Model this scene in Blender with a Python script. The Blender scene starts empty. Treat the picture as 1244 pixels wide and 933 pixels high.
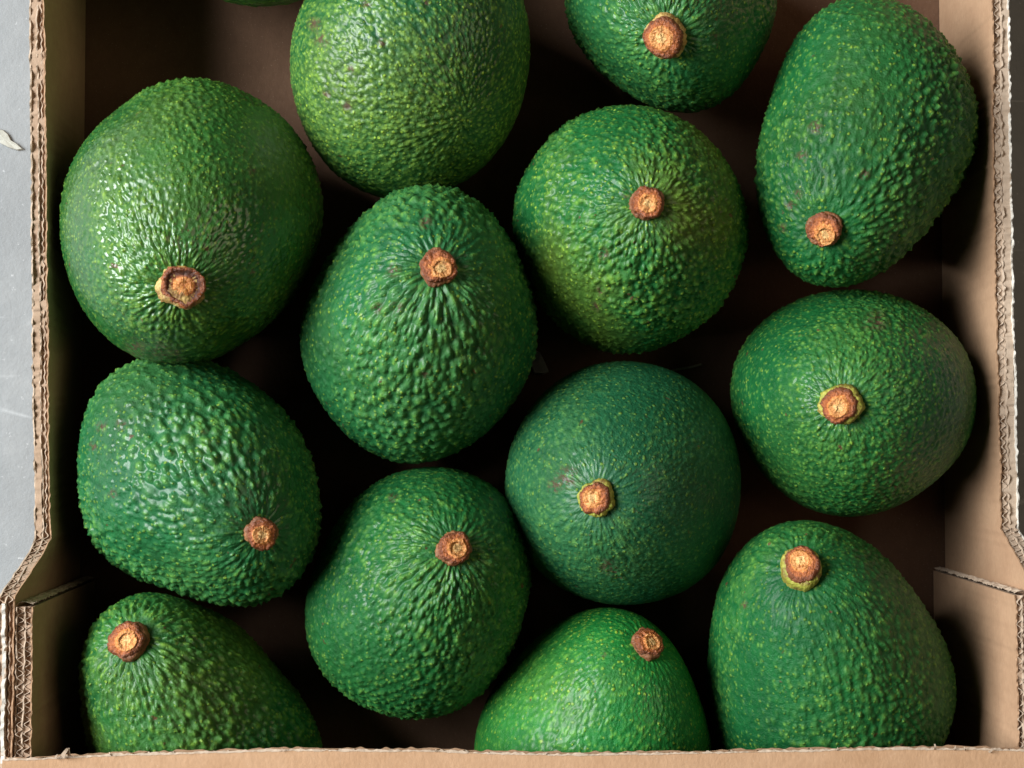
import bpy, math
import numpy as np
from mathutils import Matrix, Vector

sc = bpy.context.scene
# ------------------------------------------------------------------ camera
W, H = 1244, 933                      # the photograph's own pixel grid, for measuring only
F, D = 1785.0, 0.5                    # focal length in those pixels, camera height (m)
TX = math.atan((530 - H/2)/F)
TY = math.atan((W/2 - 600)/F)
def _rx(a): c, s = math.cos(a), math.sin(a); return np.array([[1,0,0],[0,c,-s],[0,s,c]])
def _ry(a): c, s = math.cos(a), math.sin(a); return np.array([[c,0,s],[0,1,0],[-s,0,c]])
CR = _rx(TX) @ _ry(-TY)
CP = np.array([0, 0, D])
cd = bpy.data.cameras.new('camera'); cam = bpy.data.objects.new('camera', cd)
sc.collection.objects.link(cam)
cd.sensor_fit = 'HORIZONTAL'; cd.sensor_width = 36; cd.lens = 36*F/W
cd.clip_start = .01; cd.clip_end = 50
cam.matrix_world = Matrix(np.block([[CR, CP[:, None]], [np.zeros((1, 3)), np.ones((1, 1))]]).tolist())
sc.camera = cam
def unproj(px, py, z):
    d = CR @ np.array([(px - W/2)/F, -(py - H/2)/F, -1.])
    return CP + d*((z - D)/d[2])
def proj(P):
    q = (P - CP) @ CR
    return np.stack([W/2 + F*q[..., 0]/-q[..., 2], H/2 - F*q[..., 1]/-q[..., 2]], -1)

# ------------------------------------------------------------------ light
world = bpy.data.worlds.new('World'); sc.world = world; world.use_nodes = True
bg = world.node_tree.nodes['Background']
bg.inputs['Color'].default_value = (1.0, .80, .62, 1); bg.inputs['Strength'].default_value = .02
def area_lamp(name, azim, elev, dist, sx, sy, power, col):
    L = bpy.data.lights.new(name, 'AREA'); L.shape = 'RECTANGLE'; L.size = sx; L.size_y = sy
    L.energy = power; L.color = col
    o = bpy.data.objects.new(name, L); sc.collection.objects.link(o)
    a, e = math.radians(azim), math.radians(elev)
    p = Vector((math.cos(a)*math.cos(e), math.sin(a)*math.cos(e), math.sin(e)))*dist
    o.location = p; o.rotation_euler = (-p).to_track_quat('-Z', 'Y').to_euler()
    return o
area_lamp('window_light', 167, 38, 2.0, 1.4, .95, 104, (.94, .985, 1.0))
area_lamp('warm_fill_light', 8, 43, 2.2, 1.2, 1.2, 9, (1.0, .80, .58))  # added weak fill, standing in for warm bounce from the right
sc.view_settings.view_transform = 'Standard'; sc.view_settings.look = 'None'
sc.view_settings.exposure = 0; sc.view_settings.gamma = 1
sc.cycles.max_bounces = 6

# ------------------------------------------------------------------ helpers
rng = np.random.default_rng(11)
def link(o, parent=None):
    sc.collection.objects.link(o)
    if parent is not None: o.parent = parent
    return o
def mesh_obj(name, V, Fq, mat, parent=None, smooth=True, attrs=None):
    me = bpy.data.meshes.new(name)
    V = np.asarray(V, np.float32); Fq = np.asarray(Fq, np.int32)
    n, k = Fq.shape
    me.vertices.add(len(V)); me.vertices.foreach_set('co', V.ravel())
    me.loops.add(n*k); me.loops.foreach_set('vertex_index', Fq.ravel())
    me.polygons.add(n); me.polygons.foreach_set('loop_start', np.arange(n, dtype=np.int32)*k)
    me.update(calc_edges=True)
    me.polygons.foreach_set('use_smooth', np.full(n, smooth))
    for an, av in (attrs or {}).items():
        a = me.attributes.new(an, 'FLOAT', 'POINT'); a.data.foreach_set('value', np.asarray(av, np.float32).ravel())
    me.materials.append(mat)
    return link(bpy.data.objects.new(name, me), parent)
def empty(name, loc, label, cat, group=None):
    o = bpy.data.objects.new(name, None); o.location = loc; o.empty_display_size = .01
    sc.collection.objects.link(o); tag(o, label, cat, group); return o
def tag(o, label, cat, group=None):
    o['label'] = label; o['category'] = cat
    if group: o['group'] = group
def grid_quads(a, b, wrap_b=False):
    i, j = np.meshgrid(np.arange(a - 1), np.arange(b if wrap_b else b - 1), indexing='ij')
    j2 = (j + 1) % b
    return np.stack([i*b + j, (i + 1)*b + j, (i + 1)*b + j2, i*b + j2], -1).reshape(-1, 4)
def snoise(x, lam, seed):                # smooth 1-D noise, about -1..1
    r = np.random.default_rng(seed); t = x/lam
    v = r.uniform(-1, 1, 4096); i = np.floor(t).astype(int); f = t - i; f = f*f*(3 - 2*f)
    return v[i % 4096]*(1 - f) + v[(i + 1) % 4096]*f

# ------------------------------------------------------------------ materials
class N:
    def __init__(s, name):
        s.m = bpy.data.materials.new(name); s.m.use_nodes = True; s.t = s.m.node_tree
        s.b = s.t.nodes['Principled BSDF']
    def new(s, typ, **kw):
        n = s.t.nodes.new(typ)
        for k, v in kw.items():
            if k.startswith('_'): setattr(n, k[1:], v)
            else: s.put(n.inputs[k.replace('__', ' ')], v)
        return n
    def put(s, sock, v):
        if isinstance(v, bpy.types.NodeSocket): s.t.links.new(v, sock)
        else: sock.default_value = v
    def coords(s): return s.new('ShaderNodeTexCoord').outputs['Object']
    def noise(s, scale, detail=4, rough=.55, vec=None, dist=0):
        return s.new('ShaderNodeTexNoise', Vector=vec or s.coords(), Scale=scale, Detail=detail, Roughness=rough, Distortion=dist).outputs['Fac']
    def attr(s, name): return s.new('ShaderNodeAttribute', _attribute_name=name).outputs['Fac']
    def rng(s, v, a, b, c=0., d=1.):
        n = s.new('ShaderNodeMapRange'); s.put(n.inputs[0], v)
        for i, q in enumerate((a, b, c, d)): n.inputs[i + 1].default_value = q
        return n.outputs[0]
    def math(s, op, a, b=0.):
        n = s.new('ShaderNodeMath', _operation=op); s.put(n.inputs[0], a); s.put(n.inputs[1], b); return n.outputs[0]
    def mix(s, f, a, b):
        n = s.new('ShaderNodeMix', _data_type='RGBA'); s.put(n.inputs[0], f)
        for i, q in ((6, a), (7, b)): s.put(n.inputs[i], q if isinstance(q, bpy.types.NodeSocket) else (*q, 1))
        return n.outputs[2]
    def bump(s, h, strength, dist, normal=None):
        n = s.new('ShaderNodeBump', Height=h, Strength=strength, Distance=dist)
        if normal: s.put(n.inputs['Normal'], normal)
        return n.outputs['Normal']
    def done(s, col, rough, normal=None, **kw):
        s.put(s.b.inputs['Base Color'], col if isinstance(col, bpy.types.NodeSocket) else (*col, 1))
        s.put(s.b.inputs['Roughness'], rough)
        if normal: s.put(s.b.inputs['Normal'], normal)
        for k, v in kw.items(): s.put(s.b.inputs[k.replace('__', ' ')], v)
        return s.m

def mat_cardboard(name, c0, c1, rough=.85):
    n = N(name); co = n.coords()
    st = n.new('ShaderNodeMapping', Vector=co, Scale=(1, .55, 1)).outputs[0]
    big = n.noise(22, 4, .6, co); fib = n.noise(900, 3, .6, st); mid = n.noise(160, 4, .65, co)
    f = n.math('ADD', n.math('MULTIPLY', n.rng(big, .3, .7), .5), n.math('MULTIPLY', n.rng(mid, .3, .7), .5))
    c = n.mix(f, c0, c1)
    c = n.mix(n.math('MULTIPLY', n.rng(fib, .35, .75), .22), c, tuple(v*.6 for v in c0))
    fl = n.rng(n.noise(2300, 2, .5, co), .68, .76)
    c = n.mix(n.math('MULTIPLY', fl, .4), c, (.62, .5, .38))
    return n.done(c, rough, n.bump(fib, .35, .0004), Specular__IOR__Level=.25)
M_KRAFT = mat_cardboard('kraft_board', (.37, .215, .125), (.46, .285, .172))
M_BOTTOM = mat_cardboard('shade_darkened_bottom_board', (.105, .054, .031), (.15, .080, .047))  # brown board, its colour lowered further to deepen shade in the gaps
M_LEDGE = mat_cardboard('kraft_ledge', (.42, .24, .13), (.52, .32, .19))
M_EDGE = mat_cardboard('torn_paper_edge', (.41, .30, .215), (.56, .435, .33), .95)
M_PALE = mat_cardboard('pale_liner', (.60, .55, .48), (.72, .67, .60), .9)
M_FLUTE = mat_cardboard('fluting_paper', (.36, .24, .16), (.48, .34, .24), .95)

def mat_concrete():
    n = N('concrete'); co = n.coords()
    a = n.rng(n.noise(14, 6, .65, co), .3, .7); b = n.rng(n.noise(120, 5, .7, co), .3, .7)
    c = n.mix(a, (.195, .202, .206), (.275, .283, .287))
    c = n.mix(n.math('MULTIPLY', b, .45), c, (.18, .192, .20))
    # scratches: thin lines where a stretched noise crosses a level
    for ang, sc_ in ((.72, 1.), (-.95, 1.2)):
        v = n.new('ShaderNodeMapping', Vector=co, Rotation=(0, 0, ang), Scale=(6*sc_, 26*sc_, 1)).outputs[0]
        s = n.noise(1.0, 1, .3, v); line = n.rng(n.math('ABSOLUTE', n.math('SUBTRACT', s, .5)), .0, .008, 1, 0)
        msk = n.rng(n.noise(38 + 9*sc_, 2, .5, co), .56, .68)
        c = n.mix(n.math('MULTIPLY', n.math('MULTIPLY', line, msk), .35), c, (.50, .52, .53))
    sp = n.rng(n.noise(420, 3, .6, co), .66, .74)
    c = n.mix(n.math('MULTIPLY', sp, .5), c, (.58, .59, .60))
    return n.done(c, .62, n.bump(n.noise(260, 6, .7, co), .25, .0012))
M_CONC = mat_concrete()

def mat_skin(i, dark, mid, tip, olive=(.13, .15, .010), ol=.35, tipk=.8, rough=.40, coat=0., dots=.6, yel=(.30, .46, .045)):
    n = N('avocado_skin'); co = n.new('ShaderNodeMapping', Vector=n.coords(), Location=(i*.37, i*.21, i*.13)).outputs[0]
    a = n.rng(n.noise(38, 5, .6, co), .32, .68); b = n.rng(n.noise(230, 4, .65, co), .3, .7)
    c = n.mix(n.math('ADD', n.math('MULTIPLY', a, .5), n.math('MULTIPLY', b, .5)), dark, mid)
    ov = n.rng(n.noise(20, 3, .5, n.new('ShaderNodeMapping', Vector=co, Location=(3, 1, 2)).outputs[0]), .42, .66)
    c = n.mix(n.math('MULTIPLY', ov, ol), c, olive)
    bu = n.attr('bump'); tp = n.attr('tip')
    br = n.rng(n.noise(520, 3, .6, co), .35, .65, .35, 1.)
    c = n.mix(n.math('MULTIPLY', n.rng(bu, .30, .95), n.math('MULTIPLY', br, .36)), c, tuple(a_*.55 + b_*.40 for a_, b_ in zip(mid, tip)))
    c = n.mix(n.math('MULTIPLY', n.math('MULTIPLY', tp, br), tipk), c, tip)
    # crisp pale lenticels, more of them in some patches than others
    jit = n.new('ShaderNodeVectorMath', _operation='ADD'); n.put(jit.inputs[0], co)
    nz = n.new('ShaderNodeTexNoise', Vector=co, Scale=900, Detail=2); sc3 = n.new('ShaderNodeVectorMath', _operation='SCALE', Scale=.0006); n.put(sc3.inputs[0], nz.outputs['Color']); n.put(jit.inputs[1], sc3.outputs[0])
    vo = n.new('ShaderNodeTexVoronoi', Vector=jit.outputs[0], Scale=680)
    keep = n.new('ShaderNodeSeparateColor', Color=vo.outputs['Color'])
    dens = n.rng(n.noise(45, 3, .6, co), .35, .65, .25, .85)
    dot = n.math('MULTIPLY', n.rng(n.math('DIVIDE', vo.outputs['Distance'], n.rng(keep.outputs[2], 0, 1, .55, 1.5)), .16, .30, 1, 0), n.math('LESS_THAN', keep.outputs[0], dens))
    dot = n.math('MULTIPLY', dot, n.rng(keep.outputs[1], 0, 1, .35, 1.))
    c = n.mix(n.math('MULTIPLY', dot, dots), c, yel)
    # corky specks and rubbed scars
    sk = n.rng(n.noise(240, 3, .5, n.new('ShaderNodeMapping', Vector=co, Location=(9, 4, 7)).outputs[0]), .715, .745)
    c = n.mix(n.math('MULTIPLY', sk, .85), c, (.10, .045, .022))
    scn = n.math('MULTIPLY', n.attr('scar'), n.rng(n.noise(650, 4, .7, co), .44, .54))
    c = n.mix(n.math('MINIMUM', scn, .88), c, (.085, .045, .030))
    hh = n.math('ADD', n.math('MULTIPLY', n.noise(850, 4, .65, co), .9), n.math('MULTIPLY', dot, .45))
    nr = n.bump(hh, .75, .0010)
    rr = n.rng(n.noise(130, 3, .6, co), .3, .7, rough - .12, rough + .10)
    return n.done(c, rr, nr, Specular__IOR__Level=.16, Coat__Weight=coat, Coat__Roughness=n.rng(n.noise(60, 3, .6, co), .35, .65, .15, .36))

def mat_cork(name='stem_cork', rough=.40):
    n = N(name); co = n.coords()
    r = n.attr('rad'); w = n.noise(330, 5, .75, co, 1.5)
    f = n.math('ADD', r, n.math('MULTIPLY', n.math('SUBTRACT', w, .5), .50))
    f = n.math('ADD', f, n.math('MULTIPLY', n.math('SINE', n.math('MULTIPLY', f, 34.)), .055))
    v2 = n.noise(1300, 3, .7, co)
    f = n.math('ADD', f, n.math('MULTIPLY', n.math('SUBTRACT', v2, .5), .3))
    cr = n.new('ShaderNodeValToRGB', Fac=f); e = cr.color_ramp.elements
    e[0].position = .10; e[0].color = (.88, .55, .22, 1); e[1].position = 1.0; e[1].color = (.085, .026, .012, 1)
    for p, col in ((.22, (.85, .46, .15)), (.32, (.55, .17, .04)), (.39, (.82, .40, .12)), (.48, (.66, .22, .05)), (.60, (.44, .125, .032)), (.74, (.27, .075, .024))):
        q = e.new(p); q.color = (*col, 1)
    c = n.mix(n.math('MULTIPLY', n.rng(n.noise(800, 4, .7, co), .60, .68), .55), cr.outputs['Color'], (.10, .03, .012))
    return n.done(c, rough, n.bump(n.noise(600, 4, .65, co), .9, .0018), Specular__IOR__Level=.5)
M_CORK = mat_cork()
M_CORK_WET = mat_cork('stem_cork_moist', .28)
def mat_collar(name, c0, c1):
    n = N(name); co = n.coords()
    c = n.mix(n.rng(n.noise(260, 4, .65, co), .35, .65), c0, c1)
    c = n.mix(n.math('MULTIPLY', n.rng(n.noise(340, 4, .7, n.new('ShaderNodeMapping', Vector=co, Location=(1, 5, 2)).outputs[0]), .48, .60), .75), c, (.16, .06, .022))
    return n.done(c, .5, n.bump(n.noise(500, 4, .7, co), .7, .0014))
M_COL = {'brown': mat_collar('stem_bark_brown', (.15, .05, .022), (.30, .125, .045)),
         'yellow': mat_collar('stem_bark_yellow_green', (.24, .26, .025), (.46, .42, .07)),
         'gold': mat_collar('stem_bark_golden', (.40, .21, .045), (.62, .44, .15))}
def mat_plain(name, col, rough=.8):
    n = N(name); co = n.coords()
    return n.done(n.mix(n.noise(350, 4, .6, co), tuple(v*.75 for v in col), col), rough, n.bump(n.noise(600, 3, .6, co), .4, .0005))

# ------------------------------------------------------------------ ground
g = mesh_obj('concrete_floor', [(-9, -9, -.0055), (9, -9, -.0055), (9, 9, -.0055), (-9, 9, -.0055)], [(0, 1, 2, 3)], M_CONC, smooth=False)
g['kind'] = 'structure'
def chip(name, pts, z, thick, mat, label, cat):
    P = np.array([unproj(x, y, z) for x, y in pts]); c = P.mean(0); n = len(P)
    o = empty(name, c, label, cat); P = P - c
    r = np.random.default_rng(n); up = thick*(1 + r.uniform(0, .8, n))
    V = np.vstack([P, P*.93 + np.c_[np.zeros((n, 2)), up], [[0, 0, thick*1.5]]])
    Fc = [(i, (i + 1) % n, n + (i + 1) % n) for i in range(n)] + [(i, n + (i + 1) % n, n + i) for i in range(n)] + [(n + i, n + (i + 1) % n, 2*n) for i in range(n)]
    mesh_obj('flake' if cat != 'paper scrap' else 'paper', V, Fc, mat, o, smooth=False); return o
M_WHITE = mat_plain('dried_white_paint', (.46, .45, .39))
chip('paint_flake', [(-14, 152), (-6, 156), (4, 158), (10, 163), (14, 171), (21, 175), (29, 182), (22, 183), (12, 180), (4, 176), (-4, 172), (-16, 168)], -.0052, .0006, M_WHITE,
     'cream flake of dried paint stuck on the grey concrete', 'paint flake')

# ------------------------------------------------------------------ cardboard tray
ZM, ZC = .056, .079
XBL, XBR = -.1400, .1538
tray = empty('cardboard_tray', (0, 0, 0), 'open brown corrugated cardboard tray holding all the green avocados', 'cardboard tray')
YF, YB = -.143, .250
def sheet(name, ys, xb, xt, zt, thick, mat, parent, seed, z0=0.0, rag=.00035, wob=.00018, xoff=None, dip=None):
    """a standing sheet of paper running along y: foot (xb, z0), top (xt, zt), ragged upper edge, real thickness"""
    h = zt + rag*(snoise(ys, .0011, seed) + .7*snoise(ys, .004, seed + 1))
    if dip is not None: h = h - dip
    x1 = xt + wob*(snoise(ys, .0016, seed + 2) + snoise(ys, .009, seed + 3)); x0 = xb + 0*ys
    if xoff is not None: x1 = x1 + xoff; x0 = x0 + xoff
    h2 = h + rag*.6*snoise(ys, .0009, seed + 4)
    zmid = h*.8 + z0*.2; xm0 = x0 + (x1 - x0)*.8
    cols = [(x0 - thick/2, z0 + 0*ys), (xm0 - thick/2, zmid), (x1 - thick/2, h), (x1 + thick/2, h2), (xm0 + thick/2, zmid), (x0 + thick/2, z0 + 0*ys)]
    V = np.stack([np.stack([cx, ys, cz], -1) for cx, cz in cols], 1).reshape(-1, 3)
    q = grid_quads(len(ys), 6)
    caps = np.array([[0, 1, 4, 5], [1, 2, 3, 4]]); e = (len(ys) - 1)*6
    return mesh_obj(name, V, np.vstack([q, caps[:, ::-1], caps + e]), mat, parent, smooth=False)
def board(name, y0, y1, xb, xt, zt, out, thick, seed, parent, mats=None, lam=.0032, amp=1., dipk=1., step=.00035, crushed=None, fill=None):
    """double-wall corrugated board: three liners and two flutings; out = -1/+1 gives the outward side"""
    ys = np.arange(y0, y1, step); X0, X1, Z = xb(ys), xt(ys), zt(ys)
    s = np.concatenate([[0], np.cumsum(np.hypot(np.diff(ys), np.diff(Z)))])
    t = .00042
    inner, mid, outer, fl = mats or (M_KRAFT, M_EDGE, M_KRAFT, M_FLUTE)
    root = sheet(name, ys, X0, X1, Z, t, inner, parent, seed)
    cr = 0*ys if crushed is None else crushed(ys)
    sheet('crushed_core', ys, X0, X1, Z - .0009 - .0002*snoise(ys, .003, seed + 7), thick*.9, fill or M_FLUTE, root, seed + 8, rag=.0003, wob=.0, xoff=out*thick*.5)
    sheet('middle_liner', ys, X0, X1, Z - .0002, t*1.0, mid, root, seed + 10, rag=.0005, wob=.00022, xoff=out*thick*.5)
    sheet('outer_liner', ys, X0, X1, Z, t*1.1, outer, root, seed + 20, rag=.0005, xoff=out*thick)
    for k in (0, 1):
        a = thick*.25*.84*amp*(1 - cr*(.97 if k else (.80 if out < 0 else .4)))
        ph = 2*np.pi*s/lam + 1.3*snoise(ys, .012, seed + 31 + k) + k*1.7
        off = out*(thick*(.25 + .5*k)) + a*np.sin(ph)
        tk = .00030 + (cr*thick*(.40 + .05*snoise(ys, .02, seed + 61 + k)) if k else 0*ys)
        dip = dipk*(.0001 + (.0006*cr*(.7 + .4*snoise(ys, .03, seed + 41 + k)) if k else .0003*cr))
        sheet('fluting', ys, X0, X1, Z, tk, fill if (fill and k) else fl, root, seed + 50 + k, rag=.0003, wob=.0001, xoff=off, dip=dip)
    return root
def ramp(y, ya, yb, a, b):                # a where y >= ya, b where y <= yb
    f = np.clip((ya - y)/(ya - yb), 0, 1); return a + (b - a)*f

# left long side: low in the middle, rising to the corner
zl = lambda y: ramp(y, -.0305, -.0455, ZM, ZC) + .0003*snoise(y, .05, 5)
xl = lambda y: ramp(y, -.034, -.0465, -.13680 + .0036*np.clip((.132 - y)/.163, 0, 1.0), -.1365)
board('side_wall', YF, YB, lambda y: XBL + 0*y, xl, zl, -1, .0044, 100, tray, (M_KRAFT, M_EDGE, M_EDGE, M_EDGE), lam=.0029, fill=M_FLUTE,
      crushed=lambda y: np.maximum(np.clip((y + .031)/.003, 0, 1), np.clip((-.0465 - y)/.002, 0, 1)))
# right long side
zr = lambda y: ramp(y, -.0280, -.0415, ZM, ZC) + .0003*snoise(y, .06, 6)
xr = lambda y: ramp(y, -.030, -.0415, .1532 - .0006*np.sin(np.clip(y, -.03, .2)*18), .1537)
board('side_wall', YF, YB, lambda y: XBR + 0*y, xr, zr, 1, .0052, 300, tray, (M_KRAFT, M_EDGE, M_PALE, M_EDGE), lam=.0026, fill=M_EDGE,
      crushed=lambda y: np.clip((y + .029)/.003, 0, 1))
# corner flaps folded in from the front panel
board('corner_flap', YF, -.0482, lambda y: -.1350 + 0*y, lambda y: -.1315 + 0*y, lambda y: ZC - .0008 + 0*y, -1, .0042, 500, tray, (M_KRAFT, M_EDGE, M_EDGE, M_EDGE), lam=.0026)
board('corner_flap', YF, -.0455, lambda y: .1497 + 0*y, lambda y: .1499 + 0*y, lambda y: ZC - .0008 + 0*y, 1, .0036, 600, tray, (M_KRAFT, M_EDGE, M_PALE, M_EDGE), lam=.0030)
# ragged end edges of the corner flaps (standing strip of torn paper)
for xo, xt_, ye, d in ((-.1350, -.1315, -.0482, -1), (.1497, .1499, -.0455, 1)):
    zz = np.arange(0, ZC - .001, .0008); f = zz/ZC; xi = xo + (xt_ - xo)*f
    r = np.random.default_rng(7); th = .0042 if d < 0 else .0036
    cols = []
    for u in np.linspace(-.03, 1.03, 7):
        cols.append(np.stack([xi + d*th*u, ye + .0002 + .0008*np.sin(np.clip(u, 0, 1)*np.pi)*.4 + r.uniform(0, .0007, len(zz)), zz], -1))
    V = np.stack(cols, 1).reshape(-1, 3)
    mesh_obj('torn_flap_end', V, grid_quads(len(zz), 7), M_EDGE, tray, smooth=False)
# outer glued tab at the left corner: two pale sheets
ysl = np.arange(-.0925, -.0470, .0004)
ot = sheet('outer_tab', ysl, -.1455, -.1390, ZC + .0005 + 0*ysl, .0010, M_PALE, tray, 700, rag=.0006)
sheet('tab_liner', ysl, -.1480, -.1412, ZC - .0008 + 0*ysl, .0005, M_PALE, ot, 720, rag=.0009)
sheet('tab_fluting', ysl, -.1468, -.1402, ZC - .0022 + 0*ysl, .0004, M_FLUTE, ot, 740, rag=.0007, xoff=.0004*np.sin(ysl/.0032*6.28))
ysr = np.arange(-.0925, -.0420, .0004)
sheet('outer_tab', ysr, .1600, .1602, ZC - .0005 + 0*ysr, .0008, M_PALE, tray, 760, rag=.0006)
def panel(name, x0, x1, y0, y1, z0, z1, mat, parent):
    V = [(x, y, z) for x in (x0, x1) for y in (y0, y1) for z in (z0, z1)]
    return mesh_obj(name, V, [(0, 1, 3, 2), (4, 6, 7, 5), (0, 4, 5, 1), (2, 3, 7, 6), (0, 2, 6, 4), (1, 5, 7, 3)], mat, parent, smooth=False)
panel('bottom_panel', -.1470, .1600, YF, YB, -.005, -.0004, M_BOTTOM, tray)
panel('end_wall', -.1385, .1585, YF - .0050, YF - .0004, -.005, ZC, M_KRAFT, tray)
panel('end_wall', -.1470, .1600, YB + .0004, YB + .005, -.005, ZM, M_KRAFT, tray)

# front ledge: a folded-over flap lying on the corners, with a torn inner edge
def ledge():
    xs = np.arange(-.1380, .1585, .00035); n = len(xs)
    px = 600 + xs*4280
    yl = np.interp(px, [0, 45, 120, 250, 350, 520, 600, 700, 900, 1100, 1190, 1244, 1400], [919, 918, 914, 911, 908, 909, 912, 913.5, 911, 908, 909, 911, 912])
    yb = (530 - yl)/4280
    ed = yb + .00012*snoise(xs, .0008, 91) + .00012*snoise(xs, .0026, 92)
    ed2 = yb + .0001 + .00024*snoise(xs, .0010, 93) + .00016*snoise(xs, .0035, 94)
    zt = .0826 + .0007*np.sin(xs*21 + .4) + .0004*snoise(xs, .04, 95)
    rows = []
    ycol = np.linspace(0, 1, 9)**1.6
    for u in ycol[::-1]:
        rows.append(np.stack([xs, ed*(1 - u) + (YF - .006)*u, zt - .0000 + .0003*np.sin(u*5)], -1))
    rows[-1][:, 2] -= .0001
    top = mesh_obj('front_ledge', np.concatenate(rows), grid_quads(9, n)[:, ::-1], M_LEDGE, tray, smooth=True)
    # torn rim of the upper liner, fluting core, lower liner
    lip = np.concatenate([np.stack([xs, ed - .0002, zt + .00012], -1), np.stack([xs, ed2 + .0002, zt - .0001 + .00025*snoise(xs, .0013, 96)], -1), np.stack([xs, ed2 - .0002, zt - .0007], -1)])
    mesh_obj('torn_lip', lip, grid_quads(3, n)[:, ::-1], M_EDGE, top, smooth=False)
    ph = 2*np.pi*xs/.0036 + 1.5*snoise(xs, .013, 97)
    zf = zt - .0019 + .0011*np.sin(ph)
    e3 = yb - .0004 + .0005*snoise(xs, .0016, 98)
    fl = np.concatenate([np.stack([xs, e3, zf], -1), np.stack([xs, e3 - .02, zf], -1), np.stack([xs, e3 - .02, zf - .0003], -1), np.stack([xs, e3, zf - .0003], -1)])
    mesh_obj('fluting', fl, grid_quads(4, n), M_EDGE, top, smooth=False)
    e4 = yb + .0000 + .0004*snoise(xs, .0018, 99)
    lo = np.concatenate([np.stack([xs, 0*xs + YF - .006, zt - .0034], -1), np.stack([xs, e4, zt - .0034], -1), np.stack([xs, e4, zt - .0038], -1), np.stack([xs, 0*xs + YF - .006, zt - .0038], -1)])
    mesh_obj('lower_liner', lo, grid_quads(4, n), M_KRAFT, top, smooth=False)
    # curls of torn paper standing off the rim
    r = np.random.default_rng(4)
    spots = [(84, 912, .0032), (91, 911, .0024), (74, 915, .0016), (141, 912, .0012), (345, 908, .0010), (1133, 907, .0016), (1156, 908, .0013), (1170, 909, .0012), (1200, 911, .0015), (530, 909, .0009), (662, 913, .0011), (1015, 909, .001)]
    for sx, sy, L in spots:
        p = np.array([(sx - 600)/4280, (530 - sy)/4280, .0826]); a = r.uniform(-.7, .7)
        d = np.array([math.sin(a), math.cos(a), 0]); w = np.array([math.cos(a), -math.sin(a), 0])*L*.22
        V = []
        for k in range(6):
            t = k/5; c = p - d*L*.3 + d*L*t*1.1 + np.array([0, 0, L*.75*math.sin(t*2.2)])
            ww = w*(1 - .5*t)
            V += [c - ww, c + ww, c + ww + [0, 0, .00018], c - ww + [0, 0, .00018]]
        mesh_obj('paper_curl', V, np.vstack([grid_quads(6, 4, True), [[20, 21, 22, 23]]]), M_EDGE, top, smooth=False)
ledge()

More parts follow.
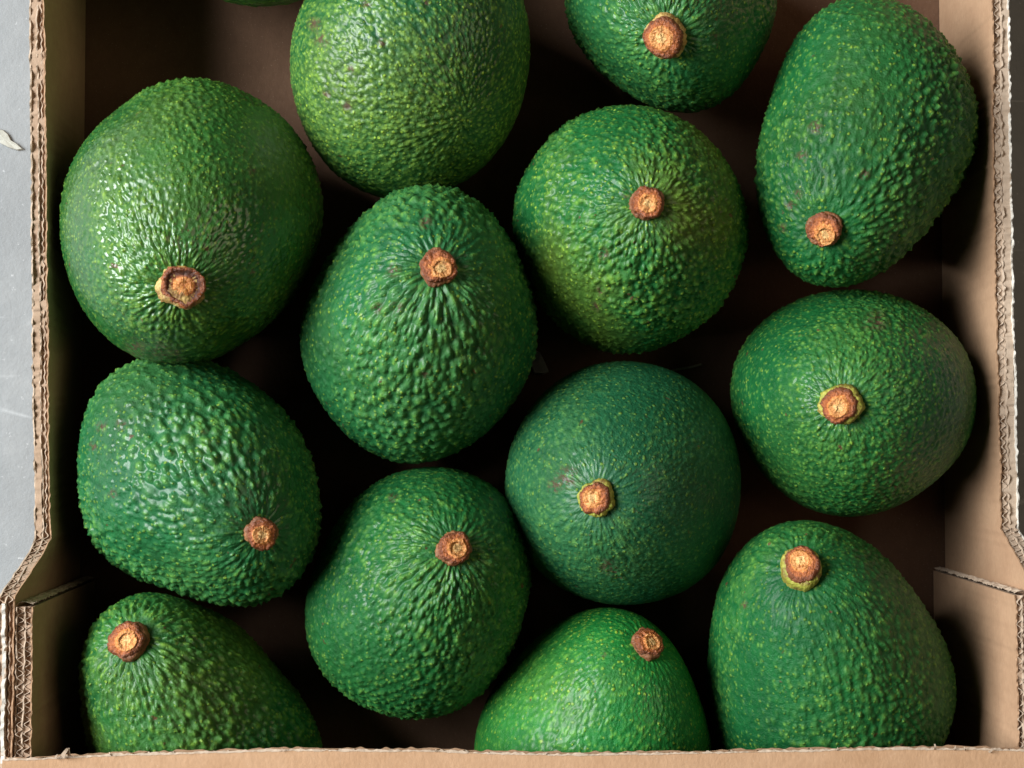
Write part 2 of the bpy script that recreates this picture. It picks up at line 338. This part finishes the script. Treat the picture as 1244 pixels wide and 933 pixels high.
# ------------------------------------------------------------------ avocados
# centre px, centre py, radius cm, blossom half, stem half, taper, axis x, axis y, ellipticity, its angle, outline harmonics (9)
FIT = {
1: [232.497, 267.6508, 4.1075, 0.988, 1.373, 0.0873, 0.1231, -0.4788, 0.0558, 4.2403, -0.0023, -0.0002, 0.0049, -0.0008, 0.0002, 0.0116, 0.0108, 0.0066, -0.0081],
2: [501.6421, 85.677, 3.8869, 0.8798, 1.3301, 0.2052, 0.4827, -0.5933, -0.0512, 0.385, 0.0017, 0.0079, 0.0031, -0.0031, 0.0161, -0.0153, 0.0074, -0.0065, -0.0093],
3: [813.7237, 1.9049, 3.3594, 0.9253, 1.3784, 0.2156, -0.1252, -0.4814, -0.0664, -2.4468, 0.0013, 0.0005, 0.0045, 0.0046, -0.0066, 0.0082, 0.0109, 0.0103, 0.0282],
4: [1050.6364, 153.3379, 3.5161, 1.0675, 1.6851, 0.0857, -0.3565, -0.7955, 0.0907, 1.7731, -0.0083, 0.0128, -0.0013, -0.019, -0.0014, 0.0317, -0.028, 0.0142, 0.0028],
5: [509.8004, 399.3254, 3.8704, 0.9516, 1.3581, 0.1162, 0.1529, 0.2679, 0.0794, 1.4117, -0.0028, 0.0006, -0.0067, 0.0002, 0.0005, -0.0121, -0.0176, 0.0215, -0.0063],
6: [764.4987, 277.3815, 3.7229, 0.9757, 1.3518, 0.1712, 0.0077, -0.0009, -0.0288, 3.296, -0.0005, 0.0006, 0.0005, -0.0009, -0.0004, 0.0032, 0.0016, 0.0078, -0.0025],
7: [1033.8491, 487.6413, 3.6382, 0.9737, 1.3434, 0.193, -0.2814, -0.0346, -0.0264, 1.5226, -0.002, 0.0008, -0.0006, 0.0007, -0.0, 0.009, 0.0171, 0.0043, -0.0074],
8: [237.494, 582.0958, 3.6766, 0.9815, 1.4326, 0.0885, 0.5315, -0.282, -0.0902, 0.5088, -0.0039, -0.0027, 0.0035, 0.001, -0.0004, 0.0001, -0.017, -0.022, 0.0145],
9: [510.2377, 717.3665, 3.657, 0.9853, 1.3705, 0.1893, 0.2396, 0.3338, 0.0765, 1.247, -0.0027, -0.0009, -0.0017, -0.0054, 0.003, -0.0156, -0.0031, -0.0016, 0.0134],
10: [758.4642, 586.9613, 3.7444, 0.9753, 1.3333, 0.1549, -0.2378, -0.0521, -0.0124, 3.0961, -0.0009, -0.0002, 0.0007, -0.0014, -0.0006, -0.0068, -0.003, -0.0094, 0.0008],
11: [1003.7597, 828.9391, 3.8985, 0.8884, 1.5928, 0.1066, -0.278, 0.6873, 0.0349, -1.5594, 0.0083, -0.0028, -0.0226, -0.0106, 0.0065, 0.029, -0.0156, -0.0007, 0.0061],
12: [718.1634, 909.3707, 3.6461, 1.0136, 1.3489, 0.1298, 0.2916, 0.7631, 0.035, 1.8788, 0.0025, 0.0034, -0.0058, 0.007, -0.0015, 0.0033, -0.0163, 0.0193, -0.0072],
13: [246.1373, 890.6612, 3.4213, 1.0316, 1.5762, 0.097, -0.2869, 0.7124, -0.0908, 0.707, 0.0104, -0.003, -0.0232, 0.0201, -0.0128, 0.0219, -0.0469, -0.0054, -0.0016],
14: [312., -148., 3.9, 0.95, 1.25, 0.1, 0.2, -0.15, 0.0, 0.0] + [0.]*9,
}
FLIP = {2}
G_ = (.005, .066, .016), (.017, .148, .034), (.24, .44, .05)
LOOK = {  # bump spacing mm, bump height mm, stretch near stem, dark, mid, tip, tip share, extra dict
1: dict(sp=2.0, coat=.85, h=.34, st=1.3, tip=.35, ol=.22, rough=.34, cols=((.0045, .062, .015), (.022, .150, .027), (.28, .46, .05))),
2: dict(sp=1.9, dots=0.9, h=.24, st=1.0, tip=.55, ol=.22, coat=.4, elong=1.5, cols=((.004, .050, .016), (.013, .118, .032), (.32, .52, .07))),
3: dict(sp=2.2, dots=0.7, coat=.3, h=.38, st=1.6, tip=.30, ol=.1, cols=((.005, .066, .022), (.017, .150, .044), (.20, .44, .07))),
4: dict(sp=2.65, dots=0.55, coat=.1, h=0.6, st=1.2, tip=.45, ol=.12, cols=((.0035, .056, .016), (.013, .130, .031), (.20, .42, .06))),
5: dict(sp=2.9, dots=0.7, h=0.56, st=2.2, tip=.30, ol=.1, cols=((.005, .066, .022), (.017, .150, .044), (.20, .44, .07))),
6: dict(sp=2.4, dots=0.8, h=0.5, st=1.2, tip=.45, ol=.7),
7: dict(sp=1.9, dots=.5, coat=.3, h=.26, st=1.2, tip=.35, ol=.1, cols=((.0035, .056, .016), (.013, .130, .031), (.20, .42, .06))),
8: dict(sp=3, dots=0.6, coat=.4, h=0.58, st=1.2, tip=.40, ol=.15, cols=((.005, .066, .022), (.017, .150, .044), (.20, .44, .07))),
9: dict(sp=2.4, dots=.42, coat=.25, h=0.44, st=1.8, tip=.30, ol=.05, cols=((.0035, .056, .016), (.013, .130, .031), (.20, .42, .06))),
10: dict(sp=1.7, dots=.42, coat=.25, h=.17, st=2.6, tip=.22, ol=.0, cols=((.006, .056, .022), (.018, .120, .048), (.15, .34, .07))),
11: dict(sp=2.2, dots=.42, coat=.1, h=.30, st=1.5, tip=.20, ol=.05, cols=((.0035, .056, .016), (.013, .130, .031), (.20, .42, .06))),
12: dict(sp=1.8, dots=0.8, coat=.28, h=.16, st=1.0, tip=.40, ol=.25, cols=((.006, .095, .018), (.016, .205, .034), (.22, .50, .06))),
13: dict(sp=2.4, h=0.46, st=1.4, tip=.35, ol=.45),
14: dict(sp=2.1, h=.30, st=1.0, tip=.35, ol=.1),
}
STEM = {  # pixel, radius mm (px measured), height mm, collar kind, cap lean in px, hollow
1: ((218, 353), 6.4, 3.8, 'gold', (7, -7), True),
3: ((810, 44), 6.3, 6.0, 'gold', (-5, 2), False),
4: ((1001, 278), 5.2, 4.0, 'brown', (0, 0), False),
5: ((533, 324), 5.4, 3.6, 'brown', (0, 0), False),
6: ((786, 247), 4.9, 3.6, 'brown', (0, 0), False),
7: ((1024, 490), 5.9, 5.5, 'yellow', (-6, 3), False),
8: ((319, 649), 4.8, 3.6, 'brown', (0, 0), False),
9: ((552, 666), 5.0, 3.6, 'brown', (0, 0), False),
10: ((726, 605), 5.2, 4.4, 'yellow', (-4, 1), False),
11: ((971, 692), 5.9, 6.0, 'yellow', (4, -6), False),
12: ((787, 781), 4.8, 4.0, 'brown', (0, 0), False),
13: ((158, 778), 5.6, 5.0, 'brown', (-3, 0), False),
}
SCAR = {1: [(165, 425, 16), (195, 428, 18), (215, 430, 12), (305, 208, 6)], 2: [(383, 30, 9), (392, 48, 10), (465, 52, 6), (423, 128, 7), (397, 115, 6), (518, 3, 6), (446, 6, 6), (427, 84, 5)],
        3: [(868, 45, 6)], 4: [(992, 155, 9), (975, 190, 8), (952, 277, 6), (962, 250, 7), (970, 236, 6), (1050, 212, 7)], 5: [(516, 453, 5), (485, 374, 8), (462, 375, 7), (517, 272, 9), (480, 330, 9)],
        6: [(735, 307, 8), (730, 352, 7), (725, 372, 7), (760, 235, 6)], 7: [(1065, 391, 13), (1055, 395, 8)], 8: [(123, 519, 7), (148, 517, 7), (113, 543, 6), (137, 600, 6)],
        10: [(690, 580, 14), (675, 590, 10), (738, 688, 10), (745, 693, 7)], 9: [(478, 605, 6)], 12: [(733, 795, 4)], 11: [(905, 735, 5)]}
LABEL = {
1: 'large glossy avocado by the left wall, its hollow stem scar rimmed yellow',
2: 'speckled avocado cut by the upper picture edge, lying with its stem end hidden',
3: 'avocado at the top edge with a tall golden brown stem nub',
4: 'long knobbly avocado lying along the right wall in the upper right corner',
5: 'ridged egg shaped avocado left of centre, wrinkles fanning from its stem',
6: 'pebbly round avocado above centre with olive tint on its right side',
7: 'broad dark green avocado against the right wall, yellow rim beside its stem',
8: 'bumpy avocado by the left wall with its stem turned to lower right',
9: 'dark avocado in the bottom middle left, knobbly below its small brown stem',
10: 'smooth dark avocado right of centre with fine lines radiating from its stem',
11: 'avocado in the lower right corner with a tall yellow green sided stem',
12: 'smooth bright green avocado half under the front ledge, lowest in the middle',
13: 'avocado in the lower left corner, pear shaped and partly under the ledge',
14: 'avocado of which only a sliver shows at the top left edge',
}

def frame(d):
    d = d/np.linalg.norm(d); x = np.array([1., 0, 0]) - d*d[0]; x /= np.linalg.norm(x)
    return np.stack([x, np.cross(d, x), d], 1)
def body_points(p, th, ph, flip):
    R, hb, ht, k, ax, ay, ell, ea = p[2:10]; co = p[10:]
    c = np.cos(th); z = np.where(c > 0, ht, hb)*c; u = np.clip(c, 0, 1)
    r = np.sin(th)*(1 - k*u**1.6*(1.25 - u*.25))
    e = 1 + ell*np.cos(2*(ph - ea))
    V = np.stack([r[:, None]*np.cos(ph)*e, r[:, None]*np.sin(ph)*e, np.repeat(z[:, None], len(ph), 1)], -1)*R/100
    M = frame(np.array([ax, ay, math.sqrt(max(1e-6, 1 - ax*ax - ay*ay))]))
    if flip: M = M @ np.diag([1, -1, -1.])
    G = V @ M.T
    a = np.arctan2(G[..., 1], G[..., 0])
    s = 1 + co[0] + sum(co[2*n - 1]*np.cos(n*a) + co[2*n]*np.sin(n*a) for n in range(1, 5))
    rr = np.hypot(G[..., 0], G[..., 1])*100/R
    s = 1 + (s - 1)*np.clip(rr/.5, 0, 1)
    G[..., :2] *= s[..., None]
    return G, M
def grid_normals(G):
    a = np.gradient(G, axis=0)
    b = np.roll(G, -1, 1) - np.roll(G, 1, 1)
    n = np.cross(a, b); l = np.linalg.norm(n, axis=-1, keepdims=True)
    n = n/np.maximum(l, 1e-12)
    n[0] = n[1].mean(0); n[-1] = n[-2].mean(0)
    n /= np.maximum(np.linalg.norm(n, axis=-1, keepdims=True), 1e-9)
    if (n*G).sum(-1).mean() < 0: n = -n
    return n
def cdf_samples(w, x, n, closed):
    c = np.concatenate([[0], np.cumsum((w[1:] + w[:-1])/2*np.diff(x))]); c /= c[-1]
    return np.interp(np.linspace(0, 1, n) if closed else np.arange(n)/n, c, x)

def make_avocado(i, NT=278, NP=366):
    if i == 14: NT, NP = 110, 150
    p = np.array(FIT[i]); flip = i in FLIP; L = LOOK[i]; r = np.random.default_rng(100 + i)
    # resolution goes where the upper side is
    M0 = body_points(p, np.array([1.]), np.array([0.]), flip)[1]
    up = M0.T @ np.array([0, 0, 1.]); pc = math.atan2(up[1], up[0]); tilt = math.hypot(up[0], up[1])
    t0 = np.linspace(0, math.pi, 400); tu = math.acos(np.clip(up[2], -1, 1))
    gap = np.maximum(0, np.abs(t0 - tu) - 1.75)
    wt = np.clip(1 - gap*2.5, .25, 1)
    th = cdf_samples(wt, t0, NT, True); th[0] = 1e-4; th[-1] = math.pi - 1e-4
    f0 = np.linspace(-math.pi, math.pi, 400)
    ph = cdf_samples(np.clip(1 + 1.1*tilt*np.cos(f0), .45, 3), f0, NP, False) + pc
    G, M = body_points(p, th, ph, flip)
    zc = -G[..., 2].min(); base = unproj(p[0], p[1], zc)
    nrm = grid_normals(G)
    # slow lumps
    lum = np.zeros(G.shape[:2])
    for q in range(7):
        k = r.normal(size=3)*r.uniform(45, 110); lum += np.sin(G @ k + r.uniform(0, 6.3))*r.uniform(.3, 1)
    G = G + nrm*(lum*.00016)[..., None]
    # the stem's place: the topmost skin point seen at its pixel
    pxy = proj(G + base)
    if i in STEM:
        sp_ = np.array(STEM[i][0], float); d = np.hypot(pxy[..., 0] - sp_[0], pxy[..., 1] - sp_[1])
        d = np.where(nrm[..., 2] > .05, d, 1e9); si = np.unravel_index(np.argmin(d), d.shape)
        S = G[si].copy(); SN = nrm[si].copy()
    else:
        S = G[0, 0].copy(); SN = nrm[0, 0].copy()
    ds = np.linalg.norm(G - S, axis=-1)
    # bumps
    area = 4*math.pi*(p[2]*10)**2*1.15; L = dict(L, sp=L['sp']*.75); nb = int(area/(L['sp']**2*.80))
    kk = np.arange(nb) + .5
    bth = np.arccos(1 - 2*kk/nb); bph = (kk*2.399963) % (2*math.pi)
    js = L['sp']/(p[2]*10)*.36
    bth = np.clip(bth + r.normal(size=nb)*js, .01, math.pi - .01); bph = bph + r.normal(size=nb)*js/np.maximum(np.sin(bth), .05)
    hgt = np.zeros(G.shape[:2]); tip = np.zeros(G.shape[:2])
    phm = (bph - ph[0]) % (2*math.pi); phs = ph - ph[0]
    ii = np.clip(np.searchsorted(th, bth), 1, NT - 1); jj = np.searchsorted(phs, phm) % NP
    dth = np.gradient(th); dph = np.gradient(phs)
    sz = np.exp(r.normal(size=nb)*.22); amp = np.clip(r.normal(1, .33, nb), .25, 1.8); tv = (r.random(nb) < L['tip'])*r.uniform(.35, 1, nb)
    R_ = p[2]/100
    patch = .5 + .5*np.sin(G[ii, jj] @ (r.normal(size=3)*45) + 1.5*np.sin(G[ii, jj] @ (r.normal(size=3)*70))) ; amp = amp*(.50 + .85*patch); sz = sz*(.85 + .3*patch)
    for b in range(nb):
        i0, j0 = ii[b], jj[b]
        if nrm[i0, j0, 2] < -.45: continue
        c = G[i0, j0]; dv = c - S; dist = np.linalg.norm(dv)
        st = L.get('elong', 1.15) + L['st']*math.exp(-max(0, dist - .006)/.016)
        near = min(1., max(0., (dist - .0045)/.006))
        sg = L['sp']*.001*.50*sz[b]*(.62 + .38*min(1., dist/.022)); sr = sg*st
        nv = nrm[i0, j0]; er = dv - nv*(dv @ nv); er = er/max(np.linalg.norm(er), 1e-9)
        wi = int(min(40, 1 + 1.9*sr/(R_*dth[i0])*1.0)); rloc = max(R_*math.sin(th[i0]), .0012)
        wj = int(min(NP//2, 1 + 1.9*sr/(rloc*dph[j0])))
        a0, a1 = max(0, i0 - wi), min(NT, i0 + wi + 1)
        js_ = np.arange(j0 - wj, j0 + wj + 1) % NP if 2*wj + 1 < NP else np.arange(NP)
        blk = np.ix_(np.arange(a0, a1), js_)
        dl = G[blk] - c; t = dl @ er; q = (dl*dl).sum(-1) - t*t
        d2 = (t/sr)**2 + np.maximum(q, 0)/sg**2
        kern = np.exp(-d2*1.3)
        hv = kern*amp[b]*(.35 + .65*near)
        hgt[blk] = np.maximum(hgt[blk], hv) + .12*np.minimum(hgt[blk], hv)
        if tv[b] > 0: tip[blk] = np.maximum(tip[blk], tv[b]*np.exp(-d2*5.))
    # radial wrinkles and the dimple round the stem
    SX = frame(SN); loc = (G - S) @ SX; ang = np.arctan2(loc[..., 1], loc[..., 0])
    nw = 22 + int(r.integers(0, 8)); wr = np.cos(nw*ang + 2.2*np.sin(2*ang + r.uniform(0, 6)) + 1.5*np.sin(3*ang + r.uniform(0, 6)) + 120*ds)
    wr = wr*np.exp(-((ds - .0085)/.0042)**2)*(.4 + .6*np.sin(ang*2 + r.uniform(0, 6))**2)
    disp = hgt*L['h']*.00150 + wr*.00010*(1 if i in STEM else 0)*(.5 + L['st']*.35)
    if i in STEM: disp = disp - .0016*np.exp(-(ds/.0075)**2)
    P = G + nrm*disp[..., None]
    scar = np.zeros(G.shape[:2])
    for sx, sy, sr in SCAR.get(i, []):
        dd = np.hypot(pxy[..., 0] - sx, pxy[..., 1] - sy)
        scar = np.maximum(scar, np.where(nrm[..., 2] > 0, np.clip(1.25 - dd/sr, 0, 1), 0))
    bump = np.clip(hgt/1.2, 0, 1)
    foot = np.array([base[0], base[1], 0.])
    lift = zc + max(0, 0)
    root = empty('avocado', foot, LABEL[i], 'avocado', 'avocados in the cardboard tray')
    V = P.reshape(-1, 3) + [0, 0, lift]
    dark, mid, tipc = L.get('cols', G_)
    mat = mat_skin(i, dark, mid, tipc, ol=L['ol'], tipk=L.get('tk', .75), rough=L.get('rough', .38), coat=L.get('coat', .28), dots=L.get('dots', .6))
    q = grid_quads(NT, NP, True)
    cen = V[q[:200*7:7]].mean(1); 
    n0 = np.cross(V[q[5000, 1]] - V[q[5000, 0]], V[q[5000, 2]] - V[q[5000, 0]])
    if n0 @ nrm.reshape(-1, 3)[q[5000, 0]] < 0: q = q[:, ::-1]
    mesh_obj('skin', V, q, mat, root, True, {'bump': bump, 'tip': tip, 'scar': scar})
    if i in STEM: make_stem(i, root, S + [0, 0, lift] - SN*.0014, SN, r)

def lathe(name, prof, C0, C1, X, mat, parent, r, rad=None, n=72, wob=.10, ridg=.02):
    """prof: (radius, height 0..1) pairs; the axis runs from C0 to C1, X gives the cross axes"""
    an = np.linspace(0, 2*math.pi, n, endpoint=False)
    wv = 1 + sum(wob/(k**.7)*r.uniform(.4, 1)*np.cos(k*an + r.uniform(0, 6.3)) for k in (2, 3, 4, 5, 7, 9)) + ridg*r.normal(size=n)
    V = []; A = []; sh = (X[:, 0]*r.normal() + X[:, 1]*r.normal())*.0004
    hw = sum(r.uniform(.2, 1)/k*np.cos(k*an + r.uniform(0, 6.3)) for k in (1, 2, 3, 4, 6))*.00030
    for m, (rd, hh) in enumerate(prof):
        c = C0 + (C1 - C0)*hh + sh*(max(0, hh - .9)/.15 if rad else 0)
        rr = rd*(1 + (wv - 1)*min(1, rd/max(q[0] for q in prof)*1.2)) + r.normal(size=n)*.00007
        V.append(c + rr[:, None]*(np.cos(an)[:, None]*X[:, 0] + np.sin(an)[:, None]*X[:, 1]) + (r.normal(size=n)*.00010 + hw*max(0, min(1, hh*1.2))*min(1, rd/.002))[:, None]*X[:, 2])
        A.append(np.full(n, rad[m] if rad else 0.))
    V = np.concatenate(V); A = np.concatenate(A)
    q = grid_quads(len(prof), n, True)
    e = (len(prof) - 1)*n
    V = np.vstack([V, V[e:e + n].mean(0)]); A = np.append(A, rad[-1] if rad else 0.)
    t = np.stack([e + np.arange(n), np.full(n, len(V) - 1), np.full(n, len(V) - 1), e + (np.arange(n) + 1) % n], -1)
    me = mesh_obj(name, V, q, mat, parent, True, {'rad': A})
    # close the top with triangles
    import bmesh
    bm = bmesh.new(); bm.from_mesh(me.data); bm.verts.ensure_lookup_table()
    for k in range(n): bm.faces.new((bm.verts[e + k], bm.verts[e + (k + 1) % n], bm.verts[len(V) - 1])).smooth = True
    bmesh.ops.recalc_face_normals(bm, faces=bm.faces); bm.to_mesh(me.data); bm.free()
    return me

def make_stem(i, root, S, SN, r):
    _, R, h, kind, lean, hollow = STEM[i]
    R *= .00100; h *= .00085
    ax = SN*.75 + np.array([0, 0, .25]); ax /= np.linalg.norm(ax)
    X = frame(ax)
    top = S + ax*h + np.array([lean[0], -lean[1], 0])/4280
    prof = [(R*.86, -.25), (R*.96, .05), (R*1.0, .3), (R*.99, .5), (R*.93, .66), (R*.80, .72), (R*.3, .74)]
    st = lathe('stem', prof, S, top, X, M_COL[kind], root, r)
    Rc = R*(.86 if kind == 'yellow' else .93)
    b = S + (top - S)*.45
    if hollow:
        prof = [(Rc*.98, .0), (Rc*1.0, .5), (Rc*.95, .85), (Rc*.84, .9), (Rc*.74, .6), (Rc*.60, .45), (Rc*.46, .70), (Rc*.25, .85), (Rc*.1, .75)]
        rad = [.75, .75, .70, .85, .98, .9, .50, .40, .5]
    else:
        prof = [(Rc*.97, .0), (Rc*1.0, .45), (Rc*.97, .75), (Rc*.88, .93), (Rc*.76, 1.0), (Rc*.62, 1.0), (Rc*.55, 1.16), (Rc*.47, 1.18), (Rc*.38, 1.03), (Rc*.24, 1.10), (Rc*.1, 1.06)]
        rad = [.95, .9, .85, .78, .66, .58, .44, .33, .30, .18, .1]
    lathe('cut_end', prof, b, top, X, M_CORK_WET if hollow else M_CORK, st, r, rad, wob=.10, ridg=.02)
for i in FIT: make_avocado(i)

# ------------------------------------------------------------------ scraps on the tray floor
M_PAPER = mat_plain('white_paper', (.38, .37, .35))
chip('paper_scrap', [(650, 425), (656, 428), (662, 440), (667, 452), (661, 455), (649, 454), (645, 444), (648, 434)], .0006, .0012, M_PAPER,
     'small pale paper scrap in the gap between the two central avocados', 'paper scrap')
chip('straw_bit', [(815, 449), (826, 447), (838, 445), (852, 441), (853, 443.5), (840, 447.5), (826, 449.5), (816, 451)], .0008, .0008, mat_plain('dry_straw', (.26, .22, .15)),
     'thin straw bit lying on the tray floor above the smooth avocado', 'straw')
